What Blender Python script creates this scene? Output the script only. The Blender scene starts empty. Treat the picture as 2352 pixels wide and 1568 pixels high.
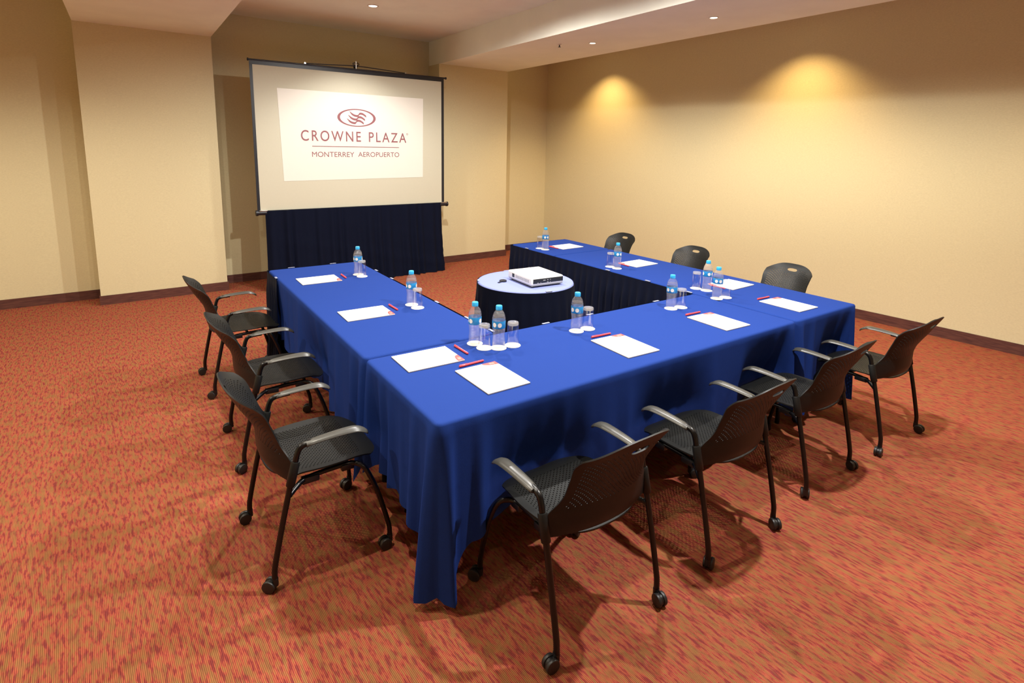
import bpy, bmesh, math, random
from mathutils import Matrix, Vector

random.seed(7)
PI = math.pi
SC = bpy.context.scene
COL = SC.collection

# ------------------------------------------------------------------ camera
IMG_W = 2352.0
FOCAL_PX, SHIFT_PX = 1281.346, -228.955
cam_data = bpy.data.cameras.new('camera')
cam_data.sensor_fit = 'HORIZONTAL'
cam_data.sensor_width = 36.0
cam_data.lens = FOCAL_PX / IMG_W * 36.0
cam_data.shift_y = SHIFT_PX / IMG_W
cam_data.clip_start = 0.05
cam = bpy.data.objects.new('camera', cam_data)
COL.objects.link(cam)
rot = (Matrix.Rotation(math.radians(-34.2273), 4, 'Z') @ Matrix.Rotation(math.radians(80.4470), 4, 'X')
       @ Matrix.Rotation(math.radians(1.0233), 4, 'Z'))
cam.matrix_world = Matrix.Translation((-0.8338, -1.6857, 1.7383)) @ rot
SC.camera = cam

# ------------------------------------------------------------------ world, exposure
world = bpy.data.worlds.new('world')
SC.world = world
world.use_nodes = True
world.node_tree.nodes['Background'].inputs[0].default_value = (0.02, 0.018, 0.015, 1)
world.node_tree.nodes['Background'].inputs[1].default_value = 1.0
SC.view_settings.view_transform = 'Standard'
SC.view_settings.look = 'None'
SC.view_settings.exposure = 0.0
SC.view_settings.gamma = 1.0
SC.view_settings.use_curve_mapping = False
SC.cycles.transparent_max_bounces = 48
SC.cycles.max_bounces = 16

# lamps: (x, y, z, watts, cone degrees, blend, colour, kind)
SOFT = (1.0, 0.97, 0.92)      # centre bay
SPOT = (1.0, 0.92, 0.76)      # beam spots
WARM = (1.0, 0.66, 0.28)      # wall washers
CEIL_Z, BEAM_Z = 3.24, 2.90
LAMPS = [
    # centre bay, broad downlights in the raised ceiling
    (1.49, 4.51, CEIL_Z, 100, 115, 0.6, SOFT, 'wide'),
    (1.55, 2.78, CEIL_Z, 290, 170, 0.4, SOFT, 'wide'),
    (1.58, 1.05, CEIL_Z, 280, 170, 0.4, SOFT, 'wide'),
    (1.72, -0.58, CEIL_Z, 430, 120, 0.5, SOFT, 'wide'),
    # small spots in the two dropped beams
    (3.51, 3.18, BEAM_Z, 62, 164, 0.5, SPOT, 'spot'),
    (3.51, 1.61, BEAM_Z, 62, 164, 0.5, SPOT, 'spot'),
    (3.51, 0.04, BEAM_Z, 80, 164, 0.5, SPOT, 'spot'),
    (3.51, -1.53, BEAM_Z, 30, 164, 0.5, SPOT, 'spot'),
    (-0.58, 3.18, BEAM_Z, 48, 164, 0.5, SPOT, 'spot'),
    (-0.58, 1.61, BEAM_Z, 60, 164, 0.5, SPOT, 'spot'),
    (-0.38, 0.34, BEAM_Z, 150, 140, 0.5, SPOT, 'spot'),
    (-0.55, -1.53, BEAM_Z, 25, 164, 0.5, SPOT, 'spot'),
    # wall washers in the side bays
    (4.82, 4.67, CEIL_Z, 135, 108, 0.85, WARM, 'spot'),
    (4.95, 1.75, CEIL_Z, 135, 108, 0.85, WARM, 'spot'),
    (5.10, -1.20, CEIL_Z, 40, 100, 0.6, WARM, 'spot'),
    (-2.40, 3.60, CEIL_Z, 200, 140, 0.7, SPOT, 'spot'),
    (-2.40, 1.00, CEIL_Z, 140, 140, 0.7, SPOT, 'spot'),
]


# ------------------------------------------------------------------ helpers: materials
def nt(name):
    m = bpy.data.materials.new(name)
    m.use_nodes = True
    t = m.node_tree
    return m, t, t.nodes['Principled BSDF']


def N(t, kind, **kw):
    n = t.nodes.new(kind)
    for k, v in kw.items():
        if k.startswith('i_'):
            n.inputs[k[2:].replace('_', ' ')].default_value = v
        else:
            setattr(n, k, v)
    return n


def plain(name, col, rough=0.5, metal=0.0, spec=0.5, noise=0.0, nscale=40.0, bump=0.0, bscale=300.0, emit=None, estr=0.0, sheen=0.0):
    m, t, b = nt(name)
    b.inputs['Base Color'].default_value = (*col, 1)
    b.inputs['Roughness'].default_value = rough
    b.inputs['Metallic'].default_value = metal
    b.inputs['Specular IOR Level'].default_value = spec
    if sheen:
        b.inputs['Sheen Weight'].default_value = sheen
    tc = N(t, 'ShaderNodeTexCoord')
    if noise:
        nz = N(t, 'ShaderNodeTexNoise')
        nz.inputs['Scale'].default_value = nscale
        nz.inputs['Detail'].default_value = 4
        t.links.new(tc.outputs['Object'], nz.inputs['Vector'])
        rp = N(t, 'ShaderNodeValToRGB')
        rp.color_ramp.elements[0].position = 0.3
        rp.color_ramp.elements[1].position = 0.7
        rp.color_ramp.elements[0].color = (*[c * (1 - noise) for c in col], 1)
        rp.color_ramp.elements[1].color = (*[min(1, c * (1 + noise)) for c in col], 1)
        t.links.new(nz.outputs['Fac'], rp.inputs['Fac'])
        t.links.new(rp.outputs['Color'], b.inputs['Base Color'])
    if bump:
        n2 = N(t, 'ShaderNodeTexNoise')
        n2.inputs['Scale'].default_value = bscale
        n2.inputs['Detail'].default_value = 2
        t.links.new(tc.outputs['Object'], n2.inputs['Vector'])
        bp = N(t, 'ShaderNodeBump')
        bp.inputs['Strength'].default_value = bump
        bp.inputs['Distance'].default_value = 0.002
        t.links.new(n2.outputs['Fac'], bp.inputs['Height'])
        t.links.new(bp.outputs['Normal'], b.inputs['Normal'])
    if emit:
        b.inputs['Emission Color'].default_value = (*emit, 1)
        b.inputs['Emission Strength'].default_value = estr
    return m


def wall_material():
    m, t, b = nt('cream_vinyl_wallcovering')
    tc = N(t, 'ShaderNodeTexCoord')
    mp = N(t, 'ShaderNodeMapping')
    mp.inputs['Scale'].default_value = (60, 60, 220)
    t.links.new(tc.outputs['Object'], mp.inputs['Vector'])
    nz = N(t, 'ShaderNodeTexNoise')
    nz.inputs['Scale'].default_value = 1.0
    nz.inputs['Detail'].default_value = 3
    t.links.new(mp.outputs['Vector'], nz.inputs['Vector'])
    rp = N(t, 'ShaderNodeValToRGB')
    rp.color_ramp.elements[0].position = 0.3
    rp.color_ramp.elements[1].position = 0.7
    rp.color_ramp.elements[0].color = (0.605, 0.533, 0.330, 1)
    rp.color_ramp.elements[1].color = (0.675, 0.602, 0.378, 1)
    t.links.new(nz.outputs['Fac'], rp.inputs['Fac'])
    t.links.new(rp.outputs['Color'], b.inputs['Base Color'])
    bp = N(t, 'ShaderNodeBump')
    bp.inputs['Strength'].default_value = 0.15
    bp.inputs['Distance'].default_value = 0.001
    t.links.new(nz.outputs['Fac'], bp.inputs['Height'])
    t.links.new(bp.outputs['Normal'], b.inputs['Normal'])
    b.inputs['Roughness'].default_value = 0.75
    b.inputs['Specular IOR Level'].default_value = 0.25
    return m


def carpet_material():
    m, t, b = nt('striated_red_carpet')
    tc = N(t, 'ShaderNodeTexCoord')
    rt = N(t, 'ShaderNodeMapping')
    rt.inputs['Rotation'].default_value = (0, 0, math.radians(-4))
    t.links.new(tc.outputs['Object'], rt.inputs['Vector'])

    def noise(sx, sy, det, loc=0.0):
        mp = N(t, 'ShaderNodeMapping')
        mp.inputs['Scale'].default_value = (sx, sy, 1)
        mp.inputs['Location'].default_value = (loc, loc * 0.7, 0)
        t.links.new(rt.outputs['Vector'], mp.inputs['Vector'])
        nz = N(t, 'ShaderNodeTexNoise')
        nz.noise_dimensions = '2D'
        nz.inputs['Scale'].default_value = 1.0
        nz.inputs['Detail'].default_value = det
        nz.inputs['Roughness'].default_value = 0.6
        t.links.new(mp.outputs['Vector'], nz.inputs['Vector'])
        return nz.outputs['Fac']

    n1 = noise(85, 17, 2.5)
    n2 = noise(46, 12, 2.0, 31.0)
    r1 = N(t, 'ShaderNodeValToRGB')
    e = r1.color_ramp.elements
    e[0].position, e[0].color = 0.24, (0.177, 0.034, 0.032, 1)
    e[1].position, e[1].color = 0.76, (0.269, 0.124, 0.044, 1)
    for p, c in ((0.40, (0.215, 0.037, 0.031, 1)), (0.49, (0.325, 0.066, 0.042, 1)), (0.60, (0.314, 0.093, 0.042, 1))):
        q = e.new(p)
        q.color = c
    t.links.new(n1, r1.inputs['Fac'])
    r2 = N(t, 'ShaderNodeValToRGB')
    r2.color_ramp.elements[0].position, r2.color_ramp.elements[0].color = 0.46, (0, 0, 0, 1)
    r2.color_ramp.elements[1].position, r2.color_ramp.elements[1].color = 0.66, (1, 1, 1, 1)
    t.links.new(n2, r2.inputs['Fac'])
    mx = N(t, 'ShaderNodeMix', data_type='RGBA')
    mx.inputs[7].default_value = (0.228, 0.115, 0.040, 1)
    fm = N(t, 'ShaderNodeMath', operation='MULTIPLY')
    fm.inputs[1].default_value = 0.75
    t.links.new(r2.outputs['Color'], fm.inputs[0])
    t.links.new(fm.outputs[0], mx.inputs[0])
    t.links.new(r1.outputs['Color'], mx.inputs[6])
    # fine ribs of the tufting rows
    wv = N(t, 'ShaderNodeTexWave')
    wv.wave_type = 'BANDS'
    wv.bands_direction = 'X'
    wv.inputs['Scale'].default_value = 58.0
    wv.inputs['Distortion'].default_value = 0.6
    t.links.new(rt.outputs['Vector'], wv.inputs['Vector'])
    rr = N(t, 'ShaderNodeMapRange')
    rr.inputs['To Min'].default_value = 0.66
    rr.inputs['To Max'].default_value = 1.26
    t.links.new(wv.outputs['Fac'], rr.inputs['Value'])
    ml = N(t, 'ShaderNodeVectorMath', operation='SCALE')
    t.links.new(mx.outputs[2], ml.inputs[0])
    t.links.new(rr.outputs['Result'], ml.inputs['Scale'])
    t.links.new(ml.outputs['Vector'], b.inputs['Base Color'])
    bp = N(t, 'ShaderNodeBump')
    bp.inputs['Strength'].default_value = 0.4
    bp.inputs['Distance'].default_value = 0.002
    t.links.new(wv.outputs['Fac'], bp.inputs['Height'])
    t.links.new(bp.outputs['Normal'], b.inputs['Normal'])
    b.inputs['Roughness'].default_value = 0.95
    b.inputs['Specular IOR Level'].default_value = 0.1
    return m


def base_material():
    m, t, b = nt('brown_skirting')
    tc = N(t, 'ShaderNodeTexCoord')
    mp = N(t, 'ShaderNodeMapping')
    mp.inputs['Scale'].default_value = (9, 9, 120)
    t.links.new(tc.outputs['Object'], mp.inputs['Vector'])
    nz = N(t, 'ShaderNodeTexNoise')
    nz.inputs['Scale'].default_value = 1.0
    nz.inputs['Detail'].default_value = 4
    t.links.new(mp.outputs['Vector'], nz.inputs['Vector'])
    rp = N(t, 'ShaderNodeValToRGB')
    rp.color_ramp.elements[0].position, rp.color_ramp.elements[0].color = 0.3, (0.055, 0.016, 0.014, 1)
    rp.color_ramp.elements[1].position, rp.color_ramp.elements[1].color = 0.7, (0.130, 0.046, 0.032, 1)
    t.links.new(nz.outputs['Fac'], rp.inputs['Fac'])
    t.links.new(rp.outputs['Color'], b.inputs['Base Color'])
    b.inputs['Roughness'].default_value = 0.55
    return m


def cloth_material(name, col, rough=0.85, sheen=0.10):
    m, t, b = nt(name)
    tc = N(t, 'ShaderNodeTexCoord')
    nz = N(t, 'ShaderNodeTexNoise')
    nz.inputs['Scale'].default_value = 420
    nz.inputs['Detail'].default_value = 2
    t.links.new(tc.outputs['Object'], nz.inputs['Vector'])
    rp = N(t, 'ShaderNodeValToRGB')
    rp.color_ramp.elements[0].position, rp.color_ramp.elements[0].color = 0.3, (*[c * 0.88 for c in col], 1)
    rp.color_ramp.elements[1].position, rp.color_ramp.elements[1].color = 0.7, (*[c * 1.12 for c in col], 1)
    t.links.new(nz.outputs['Fac'], rp.inputs['Fac'])
    t.links.new(rp.outputs['Color'], b.inputs['Base Color'])
    n2 = N(t, 'ShaderNodeTexNoise')
    n2.inputs['Scale'].default_value = 5.0
    n2.inputs['Detail'].default_value = 3
    t.links.new(tc.outputs['Object'], n2.inputs['Vector'])
    ad = N(t, 'ShaderNodeMath', operation='MULTIPLY_ADD')
    ad.inputs[1].default_value = 0.05
    t.links.new(nz.outputs['Fac'], ad.inputs[0])
    t.links.new(n2.outputs['Fac'], ad.inputs[2])
    bp = N(t, 'ShaderNodeBump')
    bp.inputs['Strength'].default_value = 0.25
    bp.inputs['Distance'].default_value = 0.01
    t.links.new(ad.outputs[0], bp.inputs['Height'])
    t.links.new(bp.outputs['Normal'], b.inputs['Normal'])
    b.inputs['Roughness'].default_value = rough
    b.inputs['Specular IOR Level'].default_value = 0.06
    b.inputs['Sheen Weight'].default_value = sheen
    b.inputs['Sheen Roughness'].default_value = 0.4
    b.inputs['Sheen Tint'].default_value = (*[min(1, c * 1.5 + 0.35) for c in col], 1)
    return m


def clear_material(name, tint, clear, ior, rough=0.0, bump=0.0, milky=0.0):
    """thin clear plastic or glass: light passes, edges and facets glint"""
    m = bpy.data.materials.new(name)
    m.use_nodes = True
    t = m.node_tree
    t.nodes.clear()
    out = N(t, 'ShaderNodeOutputMaterial')
    tr = N(t, 'ShaderNodeBsdfTransparent')
    tr.inputs[0].default_value = (*tint, 1)
    gl = N(t, 'ShaderNodeBsdfGlass')
    gl.inputs['IOR'].default_value = ior
    gl.inputs['Roughness'].default_value = rough
    gs = N(t, 'ShaderNodeBsdfGlossy')
    gs.inputs['Roughness'].default_value = 0.05
    lw = N(t, 'ShaderNodeLayerWeight')
    pw = N(t, 'ShaderNodeMath', operation='POWER')
    pw.inputs[1].default_value = 3.0
    fr = N(t, 'ShaderNodeMath', operation='MULTIPLY_ADD')
    fr.inputs[1].default_value = 0.35
    fr.inputs[2].default_value = 0.05
    t.links.new(lw.outputs['Facing'], pw.inputs[0])
    t.links.new(pw.outputs[0], fr.inputs[0])
    m1 = N(t, 'ShaderNodeMixShader')
    m1.inputs[0].default_value = 1 - clear
    t.links.new(tr.outputs[0], m1.inputs[1])
    t.links.new(gl.outputs[0], m1.inputs[2])
    df = N(t, 'ShaderNodeBsdfDiffuse')
    df.inputs[0].default_value = (0.95, 0.97, 1.0, 1)
    m3 = N(t, 'ShaderNodeMixShader')
    m3.inputs[0].default_value = milky
    t.links.new(m1.outputs[0], m3.inputs[1])
    t.links.new(df.outputs[0], m3.inputs[2])
    m2 = N(t, 'ShaderNodeMixShader')
    t.links.new(fr.outputs[0], m2.inputs[0])
    t.links.new(m3.outputs[0], m2.inputs[1])
    t.links.new(gs.outputs[0], m2.inputs[2])
    t.links.new(m2.outputs[0], out.inputs[0])
    if bump:
        tc = N(t, 'ShaderNodeTexCoord')
        nz = N(t, 'ShaderNodeTexNoise')
        nz.inputs['Scale'].default_value = 90
        t.links.new(tc.outputs['Object'], nz.inputs['Vector'])
        bp = N(t, 'ShaderNodeBump')
        bp.inputs['Strength'].default_value = bump
        bp.inputs['Distance'].default_value = 0.004
        t.links.new(nz.outputs['Fac'], bp.inputs['Height'])
        for s in (gl, gs, lw):
            t.links.new(bp.outputs['Normal'], s.inputs['Normal'])
    return m


M = {
    'wall': wall_material(),
    'ceiling': plain('painted_ceiling', (0.84, 0.85, 0.74), 0.9, spec=0.1, noise=0.03, nscale=3),
    'carpet': carpet_material(),
    'base': base_material(),
    'blue': cloth_material('royal_blue_cloth', (0.013, 0.038, 0.200), sheen=0.0),
    'pale': cloth_material('lamplit_blue_cloth', (0.190, 0.225, 0.470), sheen=0.0),  # blue cloth, glare of the lamp overhead put into its colour
    'navy': cloth_material('navy_skirt_cloth', (0.0042, 0.0060, 0.0165), sheen=0.05),
    'plastic': plain('charcoal_plastic', (0.0085, 0.0090, 0.0088), 0.46, spec=0.28, noise=0.08, nscale=60, bump=0.05, bscale=900),
    'tube': plain('black_gloss_tube', (0.0030, 0.0030, 0.0034), 0.30, spec=0.4, noise=0.1),
    'armpad': plain('grey_arm_pad', (0.052, 0.051, 0.045), 0.34, noise=0.06, nscale=50),
    'rubber': plain('black_rubber', (0.006, 0.006, 0.007), 0.4, noise=0.1),
    'tread': plain('grey_caster_tread', (0.016, 0.015, 0.015), 0.45, noise=0.1),
    'paper': plain('white_paper', (0.82, 0.80, 0.74), 0.8, noise=0.01),
    'card': plain('grey_card', (0.16, 0.14, 0.12), 0.8, noise=0.05),
    'coaster': plain('cream_paper_coaster', (0.80, 0.74, 0.62), 0.8, noise=0.02),
    'print': plain('dark_red_print', (0.420, 0.055, 0.050), 0.6, noise=0.05),
    'printmark': plain('pale_print_mark', (0.75, 0.50, 0.42), 0.6, noise=0.02),
    'pen': plain('red_pen_plastic', (0.72, 0.060, 0.075), 0.3, noise=0.03),
    'cap': plain('sky_blue_cap', (0.030, 0.380, 0.720), 0.35, noise=0.03),
    'label': plain('blue_label_film', (0.012, 0.200, 0.480), 0.35, noise=0.25, nscale=30),
    'badge': plain('white_label_badge', (0.75, 0.72, 0.68), 0.45, noise=0.1, nscale=200),
    'pet': clear_material('clear_bottle_plastic', (0.99, 0.99, 1.0), 0.97, 1.10, bump=0.8, milky=0.05),
    'water': clear_material('water', (0.99, 0.99, 1.0), 0.97, 1.10, bump=0.6, milky=0.03),
    'glass': clear_material('clear_glass', (0.99, 0.99, 1.0), 0.99, 1.1),
    'thickglass': clear_material('thick_glass_foot', (0.92, 0.92, 0.90), 0.80, 1.3, milky=0.12),
    'white': plain('white_plastic', (0.80, 0.79, 0.76), 0.4, noise=0.01),
    'clip': plain('pale_skirt_clip', (0.26, 0.29, 0.42), 0.4, noise=0.05),
    'panel': plain('dark_rear_panel', (0.018, 0.020, 0.025), 0.4, noise=0.1),
    'port': plain('grey_port', (0.30, 0.30, 0.30), 0.4, noise=0.05),
    'lens': plain('dark_lens', (0.01, 0.01, 0.02), 0.05, noise=0.05),
    'fabric': plain('white_screen_fabric', (0.54, 0.52, 0.41), 0.8, spec=0.2, noise=0.01),
    'black': plain('black_screen_metal', (0.010, 0.012, 0.018), 0.4, noise=0.1),
    'steel': plain('bright_steel', (0.55, 0.54, 0.52), 0.3, metal=1.0, noise=0.05),
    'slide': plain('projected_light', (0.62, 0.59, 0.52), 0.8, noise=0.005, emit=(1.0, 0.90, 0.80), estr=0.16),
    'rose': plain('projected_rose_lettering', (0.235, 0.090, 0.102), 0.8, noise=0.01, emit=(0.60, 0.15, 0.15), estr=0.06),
    'trim': plain('white_lamp_trim', (0.75, 0.70, 0.62), 0.5, noise=0.02),
    'bulb': plain('lit_lamp', (1, 1, 1), 0.5, noise=0.01, emit=(1.0, 0.88, 0.66), estr=14.0),
    'bulbwide': plain('lit_lens', (1, 1, 1), 0.5, noise=0.01, emit=(1.0, 0.93, 0.82), estr=5.0),
    'tabletop': plain('grey_table_board', (0.12, 0.11, 0.10), 0.6, noise=0.1),
}


# ------------------------------------------------------------------ helpers: geometry
def new_obj(name, me, mat=None, parent=None):
    o = bpy.data.objects.new(name, me)
    COL.objects.link(o)
    if mat is not None and me is not None and not me.materials:
        me.materials.append(M[mat])
    if parent is not None:
        o.parent = parent
    return o


def mesh_from(name, verts, faces, smooth=True, angle=None):
    me = bpy.data.meshes.new(name)
    me.from_pydata([tuple(v) for v in verts], [], faces)
    me.update()
    if smooth:
        for p in me.polygons:
            p.use_smooth = True
        if angle:
            me.set_sharp_from_angle(angle=math.radians(angle))
    return me


def mesh_bm(name, bm, smooth=True, angle=40):
    bmesh.ops.recalc_face_normals(bm, faces=bm.faces)
    me = bpy.data.meshes.new(name)
    bm.to_mesh(me)
    bm.free()
    if smooth:
        for p in me.polygons:
            p.use_smooth = True
        if angle:
            me.set_sharp_from_angle(angle=math.radians(angle))
    return me


def tag(o, label=None, cat=None, group=None, kind=None):
    if label: o['label'] = label
    if cat: o['category'] = cat
    if group: o['group'] = group
    if kind: o['kind'] = kind
    return o


def thing(name, label, cat, loc=(0, 0, 0), rz=0.0, group=None):
    o = bpy.data.objects.new(name, None)
    COL.objects.link(o)
    o.location = loc
    o.rotation_euler = (0, 0, rz)
    o.empty_display_size = 0.05
    return tag(o, label, cat, group)


def copy_tree(o, parent=None):
    c = o.copy()
    COL.objects.link(c)
    c.parent = parent
    for ch in list(o.children):
        copy_tree(ch, c)
    return c


def bm_box(bm, x0, x1, y0, y1, z0, z1, bevel=0.0, seg=2):
    r = bmesh.ops.create_cube(bm, size=1.0)
    for v in r['verts']:
        v.co = Vector(((x0 + x1) / 2 + v.co.x * (x1 - x0), (y0 + y1) / 2 + v.co.y * (y1 - y0), (z0 + z1) / 2 + v.co.z * (z1 - z0)))
    if bevel:
        es = list({e for v in r['verts'] for e in v.link_edges})
        bmesh.ops.bevel(bm, geom=es, offset=bevel, segments=seg, profile=0.5, affect='EDGES')


def box_mesh(name, x0, x1, y0, y1, z0, z1, bevel=0.0, seg=2):
    bm = bmesh.new()
    bm_box(bm, x0, x1, y0, y1, z0, z1, bevel, seg)
    return mesh_bm(name, bm)


def prism(name, pts, z0, z1):
    """vertical prism over a floor polygon"""
    n = len(pts)
    v = [(x, y, z0) for x, y in pts] + [(x, y, z1) for x, y in pts]
    f = [tuple(range(n))[::-1], tuple(range(n, 2 * n))] + [(i, (i + 1) % n, n + (i + 1) % n, n + i) for i in range(n)]
    return mesh_from(name, v, f, smooth=False)


def lathe(name, prof, seg=32, angle=35, close=False):
    """profile (r, z) turned round z; r = 0 ends are closed to a point"""
    v, f, rings = [], [], []
    for r, z in prof:
        if r < 1e-6:
            rings.append([len(v)])
            v.append((0, 0, z))
        else:
            rings.append(list(range(len(v), len(v) + seg)))
            v += [(r * math.cos(2 * PI * i / seg), r * math.sin(2 * PI * i / seg), z) for i in range(seg)]
    pairs = list(zip(rings, rings[1:]))
    if close:
        pairs.append((rings[-1], rings[0]))
    for a, b in pairs:
        for i in range(seg):
            j = (i + 1) % seg
            if len(a) == 1 and len(b) == 1: continue
            if len(a) == 1: f.append((a[0], b[j], b[i]))
            elif len(b) == 1: f.append((a[i], a[j], b[0]))
            else: f.append((a[i], a[j], b[j], b[i]))
    return mesh_from(name, v, f, True, angle)


def smooth_path(pts, n=6, closed=False):
    """Catmull-Rom through the points"""
    P = [Vector(p) for p in pts]
    out = []
    for i in range(len(P) - 1):
        p0 = P[max(i - 1, 0)]; p1 = P[i]; p2 = P[i + 1]; p3 = P[min(i + 2, len(P) - 1)]
        for k in range(n):
            t = k / n
            out.append(0.5 * ((2 * p1) + (p2 - p0) * t + (2 * p0 - 5 * p1 + 4 * p2 - p3) * t * t + (3 * p1 - p0 - 3 * p2 + p3) * t ** 3))
    out.append(P[-1])
    return out


def tube_data(path, r, seg=12, v=None, f=None, cap=True):
    v = [] if v is None else v
    f = [] if f is None else f
    P = [Vector(p) for p in path]
    t0 = (P[1] - P[0]).normalized()
    up = Vector((0, 0, 1)) if abs(t0.z) < 0.9 else Vector((1, 0, 0))
    nrm = (up - t0 * up.dot(t0)).normalized()
    base = len(v)
    for i, p in enumerate(P):
        t = (P[min(i + 1, len(P) - 1)] - P[max(i - 1, 0)]).normalized()
        nrm = (nrm - t * nrm.dot(t)).normalized()
        bi = t.cross(nrm)
        rr = r[i] if isinstance(r, (list, tuple)) else r
        for k in range(seg):
            a = 2 * PI * k / seg
            v.append(p + nrm * (rr * math.cos(a)) + bi * (rr * math.sin(a)))
    for i in range(len(P) - 1):
        for k in range(seg):
            a = base + i * seg + k
            b = base + i * seg + (k + 1) % seg
            f.append((a, b, b + seg, a + seg))
    if cap:
        f.append(tuple(base + k for k in range(seg))[::-1])
        e = base + (len(P) - 1) * seg
        f.append(tuple(e + k for k in range(seg)))
    return v, f


def tube_mesh(name, path, r, seg=12):
    v, f = tube_data(path, r, seg)
    return mesh_from(name, v, f, True, 50)


def hermite(tab):
    X = [a for a, _ in tab]; Y = [b for _, b in tab]
    n = len(X)
    D = []
    for i in range(n):
        if i == 0: D.append((Y[1] - Y[0]) / (X[1] - X[0]))
        elif i == n - 1: D.append((Y[-1] - Y[-2]) / (X[-1] - X[-2]))
        else:
            a = (Y[i] - Y[i - 1]) / (X[i] - X[i - 1]); b = (Y[i + 1] - Y[i]) / (X[i + 1] - X[i])
            D.append(0 if a * b <= 0 else 2 * a * b / (a + b))

    def fn(x):
        if x <= X[0]: return Y[0]
        if x >= X[-1]: return Y[-1]
        i = 0
        while x > X[i + 1]: i += 1
        h = X[i + 1] - X[i]; t = (x - X[i]) / h
        return (Y[i] * (1 + 2 * t) * (1 - t) ** 2 + D[i] * h * t * (1 - t) ** 2 + Y[i + 1] * t * t * (3 - 2 * t) + D[i + 1] * h * t * t * (t - 1))
    return fn


def perforated(name, pt, nu, nv, hole, skip, rad, thick, warp=None):
    """sheet over the (u, v) grid with round holes in every second cell, then thickened"""
    v, f, vid = [], [], {}

    def corner(i, j):
        if (i, j) not in vid:
            vid[(i, j)] = len(v)
            a, b = warp(i, j) if warp else (i, j)
            v.append(pt(-1 + 2 * a / nu, b / nv))
        return vid[(i, j)]
    for i in range(nu):
        for j in range(nv):
            if skip(i, j): continue
            c = [corner(i, j), corner(i + 1, j), corner(i + 1, j + 1), corner(i, j + 1)]
            if (i + j) % 2 == 0 and hole(i, j):
                ring = []
                for k in range(8):
                    a = PI / 4 * k - PI * 3 / 4
                    ring.append(len(v))
                    v.append(pt(-1 + 2 * (i + 0.5 + rad * math.cos(a)) / nu, (j + 0.5 + rad * math.sin(a)) / nv))
                for k in range(4):
                    f.append((c[k], ring[(2 * k + 1) % 8], ring[2 * k]))
                    f.append((c[k], c[(k + 1) % 4], ring[(2 * k + 2) % 8], ring[(2 * k + 1) % 8]))
            else:
                f.append(tuple(c))
    me = mesh_from(name, v, f, True)
    o = bpy.data.objects.new('temporary', me)
    COL.objects.link(o)
    md = o.modifiers.new('thick', 'SOLIDIFY')
    md.thickness = thick
    md.offset = 0
    dg = bpy.context.evaluated_depsgraph_get()
    out = bpy.data.meshes.new_from_object(o.evaluated_get(dg))
    out.name = name
    bpy.data.objects.remove(o)
    for p in out.polygons: p.use_smooth = True
    out.set_sharp_from_angle(angle=math.radians(45))
    return out


# ------------------------------------------------------------------ the room
def back_y(x): return 5.95 + 0.045 * x          # plane of the back wall
def front_y(x): return 5.60 + 0.045 * x         # faces of the two pillars
def right_x(y): return 5.56 - 0.058 * y         # plane of the blank wall
X_LEFT, Y_NEAR = -3.6, -4.6
T = 0.12


def struct(name, me, mat, parent=None):
    o = new_obj(name, me, mat, parent)
    if parent is None:
        o['kind'] = 'structure'
    return o


XR0, XR1 = right_x(Y_NEAR), right_x(6.2)
YB0, YB1 = back_y(X_LEFT), back_y(XR1)
room = [(X_LEFT, Y_NEAR), (XR0, Y_NEAR), (XR1, YB1), (X_LEFT, YB0)]
grow = [(X_LEFT - T, Y_NEAR - T), (XR0 + T, Y_NEAR - T), (XR1 + T, YB1 + T), (X_LEFT - T, YB0 + T)]
struct('floor', prism('floor', grow, -0.1, 0.0), 'carpet')
struct('ceiling', prism('ceiling', grow, CEIL_Z, CEIL_Z + 0.1), 'ceiling')
struct('wall_back', prism('wall_back', [room[3], room[2], grow[2], grow[3]], 0, CEIL_Z), 'wall')
struct('wall_right', prism('wall_right', [room[1], grow[1], grow[2], room[2]], 0, CEIL_Z), 'wall')
struct('wall_left', prism('wall_left', [room[0], room[3], grow[3], grow[0]], 0, CEIL_Z), 'wall')
struct('wall_front', prism('wall_front', [room[0], grow[0], grow[1], room[1]], 0, CEIL_Z), 'wall')
PL = (-1.212, 0.012)
PR = (2.905, 4.115)
for nm, (a, b) in (('pillar_left', PL), ('pillar_right', PR)):
    struct(nm, prism(nm, [(a, front_y(a)), (b, front_y(b)), (b, back_y(b)), (a, back_y(a))], 0, BEAM_Z), 'wall')
struct('beam_left', prism('beam_left', [(-1.16, Y_NEAR), (0.09, Y_NEAR), (PL[1], back_y(PL[1])), (PL[0], back_y(PL[0]))], BEAM_Z, CEIL_Z), 'ceiling')
struct('beam_right', prism('beam_right', [(2.92, Y_NEAR), (4.09, Y_NEAR), (PR[1], back_y(PR[1])), (PR[0] + 0.012, back_y(PR[0]))], BEAM_Z, CEIL_Z), 'ceiling')

BH, BT = 0.10, 0.012


def skirting(name, a, b, side):
    """board standing on the floor against the line a-b, on its given side"""
    d = Vector((b[0] - a[0], b[1] - a[1])).normalized()
    n = Vector((-d.y, d.x)) * side
    pts = [a, b, (b[0] + n.x * BT, b[1] + n.y * BT), (a[0] + n.x * BT, a[1] + n.y * BT)]
    if side < 0: pts = pts[::-1]
    me = prism(name, pts, 0, BH)
    return struct(name, me, 'base')


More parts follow.
